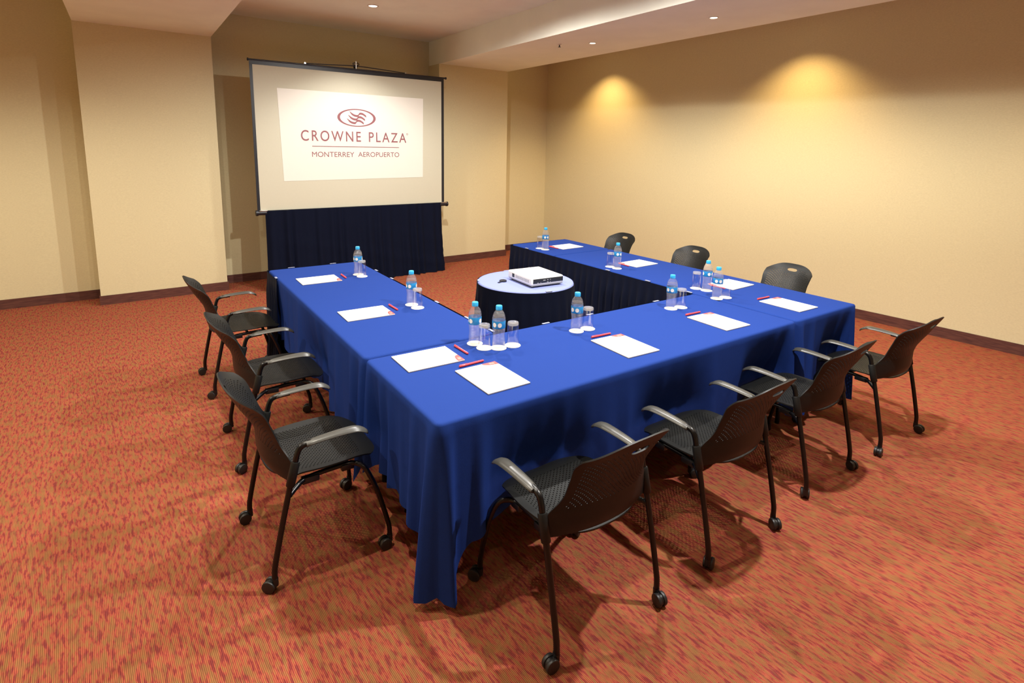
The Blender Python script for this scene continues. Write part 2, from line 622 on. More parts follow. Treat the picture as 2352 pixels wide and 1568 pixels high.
e = 0.001
skirting('baseboard_left_bay', (X_LEFT + e, back_y(X_LEFT)), (PL[0], back_y(PL[0])), -1)
skirting('baseboard_pillar_left', (PL[0] - BT, front_y(PL[0])), (PL[1] + BT, front_y(PL[1])), -1)
skirting('baseboard_pillar_left_flank', (PL[0], front_y(PL[0])), (PL[0], back_y(PL[0])), 1)
skirting('baseboard_pillar_left_return', (PL[1], front_y(PL[1])), (PL[1], back_y(PL[1])), -1)
skirting('baseboard_middle', (PL[1], back_y(PL[1])), (PR[0], back_y(PR[0])), -1)
skirting('baseboard_pillar_right', (PR[0] - BT, front_y(PR[0])), (PR[1] + BT, front_y(PR[1])), -1)
skirting('baseboard_pillar_right_flank', (PR[0], front_y(PR[0])), (PR[0], back_y(PR[0])), 1)
skirting('baseboard_pillar_right_return', (PR[1], front_y(PR[1])), (PR[1], back_y(PR[1])), -1)
skirting('baseboard_right_bay', (PR[1], back_y(PR[1])), (XR1, YB1), -1)
skirting('baseboard_right', (XR0, Y_NEAR), (XR1, YB1), 1)


# ------------------------------------------------------------------ lamps of the room
def downlight(k, x, y, z, watts, cone, blend, col, kind):
    seen = {0: 'round white downlight in the raised ceiling above the projection screen',
            4: 'small bright spotlight in the dropped beam, closer to the projection screen',
            5: 'small bright spotlight in the dropped beam, farther from the projection screen'}
    lab = seen.get(k, 'recessed ceiling lamp beyond the edge of the picture')
    t = thing('ceiling_spotlight', lab, 'ceiling light', (x, y, z), 0, 'recessed ceiling lamps')
    R = 0.055 if kind == 'wide' else 0.038
    ring = lathe('lamp_trim', [(R * 0.80, -0.001), (R * 0.84, -0.006), (R * 1.12, -0.006), (R * 1.16, -0.001)], 32, 40)
    new_obj('lamp_trim', ring, 'trim', t)
    disc = lathe('lamp_lens', [(R * 0.80, -0.002), (R * 0.5, -0.0045), (0, -0.005)], 32, 60)
    new_obj('lamp_lens', disc, 'bulbwide' if kind == 'wide' else 'bulb', t)
    ld = bpy.data.lights.new('lamp_light', 'SPOT')
    ld.energy = watts
    ld.color = col
    ld.spot_size = math.radians(cone)
    ld.spot_blend = blend
    ld.shadow_soft_size = 0.035 if kind == 'wide' else 0.02
    lo = bpy.data.objects.new('lamp_light', ld)
    COL.objects.link(lo)
    lo.parent = t
    lo.location = (0, 0, -0.03)


for k, L in enumerate(LAMPS):
    downlight(k, *L)

sp = thing('sprinkler_head', 'tiny dark sprinkler head under the dropped beam beside the spotlight', 'sprinkler', (3.277, 3.475, BEAM_Z))
new_obj('escutcheon', lathe('escutcheon', [(0, 0), (0.022, -0.001), (0.020, -0.006), (0.008, -0.009), (0, -0.009)], 20), 'trim', sp)
new_obj('nozzle', lathe('nozzle', [(0, -0.008), (0.007, -0.010), (0.006, -0.026), (0.016, -0.030), (0.016, -0.033), (0, -0.034)], 16), 'black', sp)

# ------------------------------------------------------------------ the U of tables
TZ = 0.75
XW, XI, XJ, XE = 0.0, 0.726, 2.376, 3.107
YF, YI, YS, YL, YR = 0.0, 0.75, 2.345, 2.963, 3.05
GAP = 0.007


def table(x0, x1, y0, y1, label):
    t = thing('folding_table', label, 'table', ((x0 + x1) / 2, (y0 + y1) / 2, 0), 0, 'folding tables under the blue cloths')
    w, d = (x1 - x0) / 2 - 0.02, (y1 - y0) / 2 - 0.02
    new_obj('tabletop', box_mesh('tabletop', -w, w, -d, d, TZ - 0.037, TZ - 0.006, 0.004), 'tabletop', t)
    for sx in (-1, 1):
        for sy in (-1, 1):
            a, b = sx * (w - 0.12), sy * (d - 0.12)
            new_obj('leg', tube_mesh('leg', [(a, b, 0), (a, b, TZ - 0.037)], 0.014), 'tube', t)
    return t


table(XW, XJ - GAP, YF, YI - GAP, 'folding table hidden under the long front blue cloth')
table(XW, XI, YI + GAP, YL, 'folding table hidden under the blue cloth beside the three left chairs')
table(XJ + GAP, XE, YF, YS - GAP, 'folding table hidden under the long blue cloth nearest the blank wall')
table(XJ + GAP, XE, YS + GAP, YR, 'folding table hidden under the short far blue cloth by the pillar')


def rounded_rect(x0, x1, y0, y1, r, step):
    """points, outward normals and (edge, distance to the next corner) anticlockwise from the south-west corner"""
    out = []
    edges = [('S', (x0 + r, y0), (x1 - r, y0), (0, -1)), ('E', (x1, y0 + r), (x1, y1 - r), (1, 0)),
             ('N', (x1 - r, y1), (x0 + r, y1), (0, 1)), ('W', (x0, y1 - r), (x0, y0 + r), (-1, 0))]
    cs = [(x1 - r, y0 + r), (x1 - r, y1 - r), (x0 + r, y1 - r), (x0 + r, y0 + r)]
    for k, (nm, a, b, n) in enumerate(edges):
        L = math.hypot(b[0] - a[0], b[1] - a[1])
        m = max(2, int(L / step))
        for i in range(m):
            q = i / m
            out.append((a[0] + (b[0] - a[0]) * q, a[1] + (b[1] - a[1]) * q, n[0], n[1], nm, q * L, (1 - q) * L))
        for i in range(6):
            a0 = math.atan2(n[1], n[0]) + PI / 2 * i / 6
            out.append((cs[k][0] + r * math.cos(a0), cs[k][1] + r * math.sin(a0), math.cos(a0), math.sin(a0), nm + 'c', L + r * PI / 2 * i / 6, 0.0))
    return out


def waves(seed, lens):
    rg = random.Random(seed)
    S = [(l * rg.uniform(0.85, 1.15), rg.uniform(0, 2 * PI), rg.uniform(0.6, 1.0)) for l in lens]
    tot = sum(a for _, _, a in S)
    def fn(d):
        w = sum(a * math.sin(2 * PI * d / l + p) for l, p, a in S) / tot
        return 1.25 * w * abs(w) ** 0.35
    return fn


def tablecloth(x0, x1, y0, y1, label, drops, amps, tips, seed, dents=()):
    """cloth over a table; drops and fold depths by edge, tips = corners where the spare cloth hangs in a cone"""
    r = 0.028
    pts = rounded_rect(x0, x1, y0, y1, r, 0.012)
    corner_of = {'SW': (x0, y0), 'SE': (x1, y0), 'NE': (x1, y1), 'NW': (x0, y1)}
    W = {k: waves(seed + i, (0.125, 0.21, 0.37)) for i, k in enumerate('SENW')}
    rings = 16
    V, F = [], []
    n = len(pts)
    order = 'SENW'
    info = []
    for (x, y, nx, ny, nm, d0, d1) in pts:
        k = nm[0]
        nxt = order[(order.index(k) + 1) % 4]
        if nm.endswith('c'):
            q = 0.5 - 0.5 * math.cos(PI * (math.atan2(ny, nx) - math.atan2(*{'S': (-1, 0), 'E': (0, 1), 'N': (1, 0), 'W': (0, -1)}[k])) / (PI / 2) % 2)
            ang = {'S': -PI / 2, 'E': 0, 'N': PI / 2, 'W': PI}[k]
            q = ((math.atan2(ny, nx) - ang) % (2 * PI)) / (PI / 2)
            Ld = drops[k] * (1 - q) + drops[nxt] * q
            am = amps[k] * (1 - q) + amps[nxt] * q
            fo = W[k](d0) * (1 - q) + W[nxt](0) * q
        else:
            Ld, am, fo = drops[k], amps[k], W[k](d0)
            prv = order[(order.index(k) - 1) % 4]
        tip = 0.0
        lobe = 0.0
        pull = 0.0
        for c, (tl, width) in tips.items():
            cx, cy = corner_of[c]
            d = math.hypot(x - cx, y - cy)
            if d < 0.5:
                tip = max(tip, tl * (math.exp(-(max(0.0, abs(d - 0.036) - 0.006) / (width * 0.36)) ** 2) * 0.74 + 0.26 * math.exp(-(d / (width * 1.9)) ** 2)))
                lobe += 0.070 * math.exp(-((d - 0.045) / 0.026) ** 2) - 0.012 * math.exp(-(d / 0.016) ** 2)
                pull += -0.022 * math.exp(-((d - 0.115) / 0.034) ** 2) + 0.026 * math.exp(-((d - 0.185) / 0.032) ** 2) - 0.012 * math.exp(-((d - 0.25) / 0.03) ** 2)
        dent = 0.0
        for ek, c, hw, dp in dents:      # where a chair seat pushes the hanging cloth in
            if k == ek and not nm.endswith('c'):
                q = (x if ek in 'SN' else y) - c
                dent += dp * math.exp(-(q / hw) ** 4)
        info.append((x, y, nx, ny, Ld + tip, am, fo, lobe, pull, dent))
    # top rings
    for ins, z in ((0.024, TZ), (0.014, TZ), (0.004, TZ - 0.0025), (-0.001, TZ - 0.010)):
        for (x, y, nx, ny, *_r) in info:
            V.append((x - nx * ins, y - ny * ins, z))
    for j in range(1, rings + 1):
        t = j / rings
        for (x, y, nx, ny, Ld, am, fo, lobe, pull, dent) in info:
            g = t ** 0.8
            o = 0.001 + 0.45 * am * t + am * fo * g + (lobe + pull) * g
            o = max(o, 0.001) - dent * min(1.0, t / 0.6) ** 1.5
            z = TZ - 0.010 - (Ld - 0.010) * t
            hem = 0.010 * math.sin((x + y) * 37.0) * t * (1 if Ld > 0.2 else 0)
            V.append((x + nx * o, y + ny * o, max(0.004, z + hem)))
    R = 4 + rings
    for j in range(R - 1):
        for i in range(n):
            a, b = j * n + i, j * n + (i + 1) % n
            F.append((a, a + n, b + n, b))
    V.append(((x0 + x1) / 2, (y0 + y1) / 2, TZ))
    F += [(i, (i + 1) % n, len(V) - 1) for i in range(n)]
    me = mesh_from('tablecloth', V, F, True)
    o = new_obj('tablecloth', me, 'blue')
    return tag(o, label, 'tablecloth', 'royal blue tablecloths')


tablecloth(XW, XJ - GAP, YF, YI - GAP, 'royal blue tablecloth on the long front table, hanging in a cone at its corner',
           {'S': 0.47, 'E': 0.30, 'N': 0.20, 'W': 0.47}, {'S': 0.012, 'E': 0.0, 'N': 0.0, 'W': 0.024},
           {'SW': (0.255, 0.13), 'SE': (0.10, 0.07), 'NW': (0.08, 0.07)}, 11,
           [('S', 0.48, 0.24, 0.062), ('S', 1.289, 0.24, 0.064), ('S', 2.13, 0.24, 0.105), ('W', 0.68, 0.22, 0.030)])
tablecloth(XW, XI, YI + GAP, YL - 0.005, 'royal blue tablecloth on the table beside the three left chairs',
           {'S': 0.25, 'E': 0.10, 'N': 0.10, 'W': 0.48}, {'S': 0.0, 'E': 0.0, 'N': 0.0, 'W': 0.020},
           {'SW': (0.14, 0.08)}, 23, [('W', 0.68, 0.24, 0.030), ('W', 1.64, 0.24, 0.050), ('W', 2.69, 0.24, 0.025)])
tablecloth(XJ + GAP, XE, YF, YS - GAP, 'royal blue tablecloth on the near long table beside the blank wall',
           {'S': 0.47, 'E': 0.47, 'N': 0.20, 'W': 0.10}, {'S': 0.010, 'E': 0.014, 'N': 0.0, 'W': 0.0},
           {'SE': (0.19, 0.10), 'SW': (0.12, 0.07)}, 37,
           [('S', 2.926, 0.22, 0.090), ('E', 0.785, 0.24, 0.010), ('E', 1.755, 0.24, 0.010)])
tablecloth(XJ + GAP, XE, YS + GAP, YR - 0.005, 'royal blue tablecloth on the far short table near the pillar',
           {'S': 0.20, 'E': 0.47, 'N': 0.10, 'W': 0.10}, {'S': 0.0, 'E': 0.014, 'N': 0.0, 'W': 0.0}, {}, 41)


def pleated(name, path, ztop, zbot, mat, off=0.010, pitch=0.070, depth=0.016, flare=0.02, seed=1, rings=14, closed=False, irregular=0.25, band=0.05):
    """curtain hanging from a path (list of (x, y)); its face is on the left of the path's direction"""
    P = [Vector(p) for p in path]
    seglen = []
    N_ = len(P)
    rng = range(N_ if closed else N_ - 1)
    S = []
    for i in rng:
        a, b = P[i], P[(i + 1) % N_]
        L = (b - a).length
        m = max(1, int(L / (pitch / 8)))
        for k in range(m):
            S.append((a + (b - a) * (k / m), (b - a).normalized(), L))
    if not closed:
        S.append((P[-1], (P[-1] - P[-2]).normalized(), 0))
    # smooth directions round corners
    pts = [s[0] for s in S]
    n = len(pts)
    w = 5
    nor = []
    for i in range(n):
        acc = Vector((0, 0))
        for k in range(-w, w + 1):
            j = (i + k) % n if closed else min(max(i + k, 0), n - 1)
            acc += S[j][1]
        acc.normalize()
        nor.append(Vector((-acc.y, acc.x)))
    dist = [0.0]
    for i in range(1, n): dist.append(dist[-1] + (pts[i] - pts[i - 1]).length)
    total = dist[-1] + ((pts[0] - pts[-1]).length if closed else 0)
    pitch2 = total / round(total / pitch)
    rg = random.Random(seed)
    wob = waves(seed, (0.31, 0.53, 0.9))
    V, F = [], []
    for j in range(rings + 1):
        t = j / rings
        z = ztop + (zbot - ztop) * t
        open_ = min(1.0, max(0.0, (t - band) / 0.18)) if band else 0.3 + 0.7 * t
        for i in range(n):
            ph = 2 * PI * dist[i] / pitch2
            ww = 0 if closed else irregular * 4 * wob(dist[i])
            s = math.sin(ph + ww)
            s = math.copysign(abs(s) ** 0.7, s)
            am = depth * (1 + irregular * 1.4 * wob(dist[i] * 1.7 + 5))
            o = off + (0.5 + 0.5 * s) * am * open_ + flare * t * t + irregular * 0.02 * wob(dist[i] * 0.7 + 3 * t) * t
            V.append((pts[i].x + nor[i].x * o, pts[i].y + nor[i].y * o, z))
    m = n if closed else n - 1
    for j in range(rings):
        for i in range(m):
            a, b = j * n + i, j * n + (i + 1) % n
            F.append((a, a + n, b + n, b))
    return mesh_from(name, V, F, True)


def skirt(label, me):
    o = new_obj('table_skirt', me, 'navy')
    return tag(o, label, 'table skirt', 'navy table skirts')


def clip_mesh():
    bm = bmesh.new()
    bm_box(bm, -0.025, 0.025, -0.016, -0.004, 0.0, 0.0018, 0.0006)
    bm_box(bm, -0.025, 0.025, -0.005, -0.002, -0.003, 0.0018, 0.0006)
    return mesh_bm('skirt_clip', bm)


CLIP = clip_mesh()
CLIP.materials.append(M['clip'])


def clips(parent, places):
    for x, y, a in places:
        c = new_obj('skirt_clip', CLIP, None, parent)
        c.location = (x, y, TZ + 0.0008)
        c.rotation_euler = (0, 0, a)


s1 = skirt('navy pleated skirt clipped round the left table on its inner side and far end',
           pleated('table_skirt', [(XI, YI + 0.03), (XI, YL), (XW, YL), (XW, 2.60)][::-1], TZ - 0.004, 0.012, 'navy', off=0.012, seed=3, flare=0.03))
clips(s1, [(0.175, YL + 0.012, 0), (0.51, YL + 0.012, 0), (XI + 0.012, 2.54, -PI / 2), (XI + 0.012, 2.216, -PI / 2), (XI + 0.012, 1.46, -PI / 2),
           (XI + 0.012, 1.067, -PI / 2), (XI + 0.012, 0.80, -PI / 2), (XW - 0.012, 2.66, PI / 2)])
s2 = skirt('navy pleated skirt along the inner side of the long front table',
           pleated('table_skirt', [(XI + 0.05, YI), (XJ - 0.05, YI)], TZ - 0.004, 0.012, 'navy', off=0.008, seed=5))
clips(s2, [(1.064, YI + 0.003, 0), (1.401, YI + 0.003, 0), (1.986, YI + 0.003, 0)])
s3 = skirt('navy pleated skirt along the inner side and far end of the wall-side tables',
           pleated('table_skirt', [(XJ, YI + 0.03), (XJ, YR), (XE, YR)], TZ - 0.004, 0.012, 'navy', off=0.006, seed=8, flare=0.03, pitch=0.085, depth=0.022))
clips(s3, [(XJ - 0.004, 2.773, PI / 2), (XJ - 0.004, 1.617, PI / 2), (XJ - 0.004, 1.178, PI / 2), (XJ - 0.004, 0.79, PI / 2)])

# round projector table
RC, RR = (1.575, 1.663), 0.362
rt_ = thing('round_table', 'small round table hidden under its blue cloth top painted lamp-bright', 'table', (*RC, 0))
new_obj('tabletop', lathe('tabletop', [(0, TZ - 0.036), (RR - 0.012, TZ - 0.036), (RR - 0.012, TZ - 0.006), (0, TZ - 0.006)], 64), 'tabletop', rt_)
new_obj('pedestal', lathe('pedestal', [(0, 0.012), (0.20, 0.0), (0.20, 0.02), (0.05, 0.05), (0.035, 0.10), (0.035, TZ - 0.037), (0, TZ - 0.037)], 32), 'tube', rt_)
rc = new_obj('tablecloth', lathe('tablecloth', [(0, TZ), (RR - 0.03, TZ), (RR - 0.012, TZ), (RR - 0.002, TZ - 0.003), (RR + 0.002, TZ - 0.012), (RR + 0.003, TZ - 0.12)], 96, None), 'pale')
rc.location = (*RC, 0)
tag(rc, 'round blue cloth painted lamp-bright on the small table that carries the projector', 'tablecloth')
circ = [(RC[0] + RR * math.cos(2 * PI * k / 72), RC[1] + RR * math.sin(2 * PI * k / 72)) for k in range(72)][::-1]
s4 = skirt('navy pleated skirt hanging round the small circular projector table',
           pleated('table_skirt', circ, TZ - 0.006, 0.012, 'navy', off=0.008, seed=9, closed=True, flare=0.045, depth=0.012, pitch=0.085, irregular=0.0))
for a in (150, 80, 20, 262):
    q = math.radians(a)
    clips(s4, [(RC[0] + (RR + 0.004) * math.cos(q), RC[1] + (RR + 0.004) * math.sin(q), q - PI / 2)])


# ------------------------------------------------------------------ chairs
def seat_mesh():
    nu, nv = 48, 50
    fr = lambda v: 0.208 + 0.014 * math.sin(PI * min(1, v * 1.1)) - 0.012 * max(0, (v - 0.8) / 0.2) ** 2

    def pt(u, v):
        yr = 0.020 + 0.085 * abs(u) ** 3.0
        yf = 0.470 - 0.050 * abs(u) ** 4.0
        y = yr + (yf - yr) * v
        x = u * fr(v)
        z = 0.437 - 0.012 * (1 - u * u) * math.sin(PI * min(1, v * 1.15) ** 0.8) + 0.006 * u ** 4
        w = max(0.0, (v - 0.72) / 0.28)
        z -= 0.034 * w * w * (0.55 + 0.45 * (1 - u * u))
        z -= 0.005 * max(0, (0.12 - v) / 0.12) ** 2
        return Vector((x, y, z))
    return perforated('seat', pt, nu, nv, lambda i, j: 4 <= i < nu - 4 and 4 <= j < nv - 9 and (abs(i + 0.5 - nu / 2) / (nu / 2)) ** 3 * 9 < j + 2, lambda i, j: False, 0.32, 0.006)


def back_mesh():
    nu, nv = 46, 42
    hw = hermite([(0.42, 0.244), (0.50, 0.243), (0.520, 0.236), (0.540, 0.220), (0.565, 0.204), (0.60, 0.194), (0.66, 0.194), (0.72, 0.199), (0.76, 0.197), (0.83, 0.178)])
    fc = hermite([(0.42, 0.034), (0.485, 0.010), (0.55, 0.008), (0.60, -0.004), (0.65, -0.030), (0.70, -0.060), (0.75, -0.086), (0.80, -0.110), (0.83, -0.120)])
    fe = hermite([(0.42, 0.086), (0.50, 0.090), (0.53, 0.080), (0.57, 0.060), (0.65, 0.030), (0.71, 0.006), (0.74, -0.018), (0.78, -0.064), (0.83, -0.110)])

    def pt(u, v):
        zb = 0.432 + 0.012 * (1 - u * u)
        zt = 0.818 - 0.060 * abs(u) ** 3.2
        z = zb + (zt - zb) * v
        # even the rows out so the waist stays smooth
        x = u * hw(z)
        a = abs(u) ** 2.2
        return Vector((x, fc(z) * (1 - a) + fe(z) * a, z))

    def hole(i, j):
        u = abs(i + 0.5 - nu / 2) / (nu / 2)
        return 12 <= j < nv - 4 - 4 * u ** 3 and u < 0.86

    SA_, SB0, SB1 = 5, nv - 7, nv - 4      # hand slot: half width in cells, rows

    def slot(i, j):
        return abs(i + 0.5 - nu / 2) < SA_ and SB0 <= j < SB1

    def warp(i, j):
        x, y = i - nu / 2, j - (SB0 + SB1) / 2
        if abs(x) <= SA_ and SB0 <= j <= SB1 and (abs(x) == SA_ or j in (SB0, SB1)):
            a, b = SA_, (SB1 - SB0) / 2
            q = (abs(x / a) ** 2.6 + abs(y / b) ** 2.6) ** (1 / 2.6)
            flat = 0.80 if y > 0 else 1.0
            return nu / 2 + x / q, (SB0 + SB1) / 2 + y / q * flat
        return i, j

    return perforated('backrest', pt, nu, nv, lambda i, j: hole(i, j) and not (abs(i + 0.5 - nu / 2) < 7 and j >= nv - 9), slot, 0.30, 0.0055, warp)


def caster_mesh():
    """twin-wheel caster hanging from the foot of a leg; trails along -y"""
    bm = bmesh.new()
    R, off, zc = 0.026, 0.022, 0.026
    for sx in (-1, 1):
        m = Matrix.Translation((sx * 0.0125, -off, zc)) @ Matrix.Rotation(PI / 2, 4, 'Y')
        r = bmesh.ops.create_cone(bm, cap_ends=True, segments=24, radius1=R, radius2=R, depth=0.015, matrix=m)
        es = [e_ for e_ in {e_ for v in r['verts'] for e_ in v.link_edges} if len(e_.link_faces) == 2 and e_.calc_face_angle() > 0.8]
        bmesh.ops.bevel(bm, geom=es, offset=0.004, segments=2, profile=0.5, affect='EDGES')
    return mesh_bm('caster_wheel', bm)


def hood_mesh():
    bm = bmesh.new()
    off, zc = 0.022, 0.026
    r = bmesh.ops.create_cone(bm, cap_ends=True, segments=20, radius1=0.0215, radius2=0.0215, depth=0.009, matrix=Matrix.Translation((0, -off, zc)) @ Matrix.Rotation(PI / 2, 4, 'Y'))
    bmesh.ops.create_cone(bm, cap_ends=True, segments=16, radius1=0.0125, radius2=0.0125, depth=0.03, matrix=Matrix.Translation((0, 0, 0.044)))
    bm_box(bm, -0.006, 0.006, -off, 0.004, zc + 0.004, 0.046, 0.002)
    return mesh_bm('caster_hood', bm)


def arm_mesh(s):
    """tapering arm pad, turned down at its tip"""
    cx = s * 0.250
    prof = [(0.140, 0.583, 0.017, 0.0), (0.165, 0.589, 0.021, 0.001), (0.21, 0.593, 0.023, 0.002), (0.27, 0.596, 0.025, 0.004),
            (0.32, 0.596, 0.027, 0.007), (0.345, 0.592, 0.027, 0.010), (0.365, 0.583, 0.025, 0.014), (0.380, 0.572, 0.021, 0.018), (0.388, 0.564, 0.012, 0.021)]
    V, F = [], []
    prof = [tuple(p) for p in smooth_path([(a, b, c) for a, b, c, d in prof], 3)]
    n = 10
    for (y, z, w) in prof:
        for k in range(n):
            a = 2 * PI * k / n
            dx = w * math.copysign(abs(math.cos(a)) ** 0.8, math.cos(a))
            dz = 0.0085 * math.sin(a)
            dz = dz - 0.004 * (dx / 0.025) ** 2
            V.append((cx + dx + s * 0.004, y, z + dz))
    for j in range(len(prof) - 1):
        for k in range(n):
            a, b = j * n + k, j * n + (k + 1) % n
            F.append((a, b, b + n, a + n))
    F.append(tuple(range(n))[::-1])
    F.append(tuple((len(prof) - 1) * n + k for k in range(n)))
    return mesh_from('armrest', V, F, True, 60)


SEAT, BACK, CASTER, HOOD = seat_mesh(), back_mesh(), caster_mesh(), hood_mesh()
SEAT.materials.append(M['plastic'])
BACK.materials.append(M['plastic'])
CASTER.materials.append(M['tread'])
HOOD.materials.append(M['rubber'])


def make_chair():
    t = thing('conference_chair', 'x', 'chair')
    new_obj('seat', SEAT, None, t)
    new_obj('backrest', BACK, None, t)
    for s in (-1, 1):
        sp_ = [(s * 0.250, 0.0755 + 0.26 * (z - 0.43), z) for z in (0.424, 0.427, 0.47, 0.517, 0.522)]
        new_obj('back_sleeve', tube_mesh('back_sleeve', sp_, [0.0145, 0.0172, 0.0176, 0.0176, 0.0150], 18), 'plastic', t)
    for s in (-1, 1):
        rear = smooth_path([(s * 0.252, 0.0, 0.040), (s * 0.252, 0.0, 0.085), (s * 0.252, 0.006, 0.125), (s * 0.251, 0.035, 0.26), (s * 0.250, 0.068, 0.40),
                            (s * 0.250, 0.097, 0.515), (s * 0.250, 0.108, 0.555), (s * 0.250, 0.122, 0.576), (s * 0.250, 0.150, 0.584), (s * 0.250, 0.20, 0.586)], 5)
        lg = new_obj('leg', tube_mesh('leg', rear, 0.0115), 'tube', t)
        c = new_obj('caster', CASTER, None, lg)
        c.location = (s * 0.252, 0.0, 0)
        c['at'] = 'rear'
        h = new_obj('caster_hood', HOOD, None, lg)
        h.location = c.location
        front = smooth_path([(s * 0.262, 0.472, 0.040), (s * 0.262, 0.472, 0.085), (s * 0.262, 0.464, 0.13), (s * 0.260, 0.425, 0.275), (s * 0.252, 0.392, 0.365),
                             (s * 0.235, 0.372, 0.403), (s * 0.205, 0.345, 0.411), (s * 0.192, 0.300, 0.411), (s * 0.190, 0.20, 0.407), (s * 0.198, 0.14, 0.403),
                             (s * 0.222, 0.105, 0.398), (s * 0.248, 0.070, 0.385)], 5)
        lf = new_obj('leg', tube_mesh('leg', front, 0.0105), 'tube', t)
        c = new_obj('caster', CASTER, None, lf)
        c.location = (s * 0.262, 0.472, 0)
        h = new_obj('caster_hood', HOOD, None, lf)
        h.location = c.location
        new_obj('armrest', arm_mesh(s), 'armpad', t)
        new_obj('stacking_bumper', box_mesh('stacking_bumper', s * 0.194 - 0.014, s * 0.194 + 0.014, 0.13, 0.20, 0.384, 0.412, 0.005), 'rubber', t)
        new_obj('stacking_bumper', box_mesh('stacking_bumper', s * 0.194 - 0.014, s * 0.194 + 0.014, 0.29, 0.345, 0.388, 0.416, 0.005), 'rubber', t)
    new_obj('cross_bar', tube_mesh('cross_bar', [(-0.19, 0.24, 0.407), (0, 0.24, 0.404), (0.19, 0.24, 0.407)], 0.009), 'tube', t)
    return t


chair0 = make_chair()
CHAIRS = [
    (0.480, -0.431, 1.0, 'black perforated armchair on casters, nearest of all to the camera', 'chairs along the front', (95, 150, 10, 60)),
    (1.289, -0.4285, 1.6, 'black perforated armchair at the front table, second from the draped corner', 'chairs along the front', (-110, 100, 30, -60)),
    (2.1225, -0.385, 3.0, 'black perforated armchair at the front table, third from the draped corner', 'chairs along the front', (-120, -100, 20, 200)),
    (2.926, -0.400, 0.5, 'black perforated armchair at the table end closest to the blank wall', 'chairs along the front', (80, 100, 0, 20)),
    (-0.498, 0.6765, -89.0, 'black perforated armchair at the left table, beside the draped cloth corner', 'chairs along the left table', (0, -20, 40, 0)),
    (-0.453, 1.6375, -90.4, 'middle one of three black perforated armchairs along the left table', 'chairs along the left table', (10, 20, -30, 15)),
    (-0.4825, 2.685, -88.7, 'black perforated armchair at the left table, closest to the projection screen', 'chairs along the left table', (0, 10, 30, -10)),
    (3.600, 2.715, 90.0, 'black perforated chair behind the wall-side table, closest to the pillar', 'chairs along the blank wall', (0, 30, 0, 20)),
    (3.600, 1.755, 90.0, 'middle one of three black chair backs in front of the blank wall', 'chairs along the blank wall', (20, -10, 40, 0)),
    (3.610, 0.785, 90.0, 'largest of three black chair backs in front of the blank wall', 'chairs along the blank wall', (0, 10, -20, 0)),
]
for i, (x, y, a, lab, grp, ca) in enumerate(CHAIRS):
    o = chair0 if i == 0 else copy_tree(chair0)
    o.location = (x, y, 0)
    o.rotation_euler = (0, 0, math.radians(a))
    tag(o, lab, 'chair', grp)
    k = 0
    for lg in [c for c in o.children if c.name.startswith('leg')]:
        for w in lg.children:
            w.rotation_euler = (0, 0, math.radians(-ca[k % 4]))
        k += 1

# ------------------------------------------------------------------ projection screen
SA, SB = 5.303 - 0.0266 * 0.319, 0.0266
SANG = math.atan(SB)
X0 = 1.57
scr = thing('projection_screen', 'portable black-framed projection screen showing a red hotel logo', 'projection screen', (X0, SA + SB * X0, 0), SANG)


def sx(x): return (x - X0) / math.cos(SANG)


L_, R_ = sx(0.337), sx(2.800)
new_obj('screen_fabric', box_mesh('screen_fabric', sx(0.355), sx(2.775), -0.001, 0.001, 0.955, 2.63), 'fabric', scr)
bm = bmesh.new()
bm_box(bm, sx(0.340), sx(2.790), -0.0025, 0.0025, 2.608, 2.650)
bm_box(bm, sx(0.340), sx(0.372), -0.0025, 0.0025, 0.965, 2.612)
bm_box(bm, sx(2.752), sx(2.790), -0.0025, 0.0025, 0.965, 2.612)
new_obj('screen_border', mesh_bm('screen_border', bm), 'black', scr)
new_obj('top_bar', tube_mesh('top_bar', [(L_ - 0.006, 0.004, 2.658), (R_ + 0.022, 0.004, 2.658)], 0.011), 'black', scr)
for s, x in ((-1, L_ - 0.008), (1, R_ + 0.024)):
    new_obj('bar_end_cap', tube_mesh('bar_end_cap', [(x - 0.006, 0.004, 2.658), (x + 0.006, 0.004, 2.658)], 0.016), 'black', scr)
# hanging bail and its hook above the bar
new_obj('hanging_bail', tube_mesh('hanging_bail', smooth_path([(-0.62, 0.012, 2.674), (-0.30, 0.012, 2.688), (0.0, 0.012, 2.702), (0.30, 0.012, 2.692), (0.66, 0.012, 2.674)], 4), 0.006), 'black', scr)
for x in (-0.62, 0.66):
    new_obj('bail_rivet', tube_mesh('bail_rivet', [(x, 0.000, 2.675), (x, 0.022, 2.675)], 0.012), 'steel', scr)
hk = [(0.05 * math.cos(a) * 0.8, 0.014, 2.725 + 0.016 * math.sin(a)) for a in [2 * PI * k / 20 for k in range(21)]]
new_obj('hook', tube_mesh('hook', hk, 0.005, 8), 'black', scr)
new_obj('hook_pin', tube_mesh('hook_pin', [(0, 0.014, 2.66), (0, 0.014, 2.758)], 0.009), 'steel', scr)
new_obj('pole', tube_mesh('pole', [(0, 0.06, 0.05), (0, 0.06, 2.70)], 0.016), 'black', scr)
new_obj('pole_bracket', box_mesh('pole_bracket', -0.02, 0.02, 0.010, 0.065, 2.690, 2.712, 0.003), 'black', scr)
new_obj('case_bracket', box_mesh('case_bracket', -0.03, 0.03, 0.02, 0.065, 0.92, 0.96, 0.003), 'black', scr)
for a in (90, 205, 335):
    q = math.radians(a)
    new_obj('foot', tube_mesh('foot', [(0, 0.06, 0.22), (0.30 * math.cos(q), 0.06 + 0.22 * math.sin(q), 0.014)], 0.011), 'black', scr)
new_obj('roller_case', tube_mesh('roller_case', [(sx(0.335), 0, 0.938), (sx(2.828), 0, 0.938)], 0.027, 20), 'black', scr)
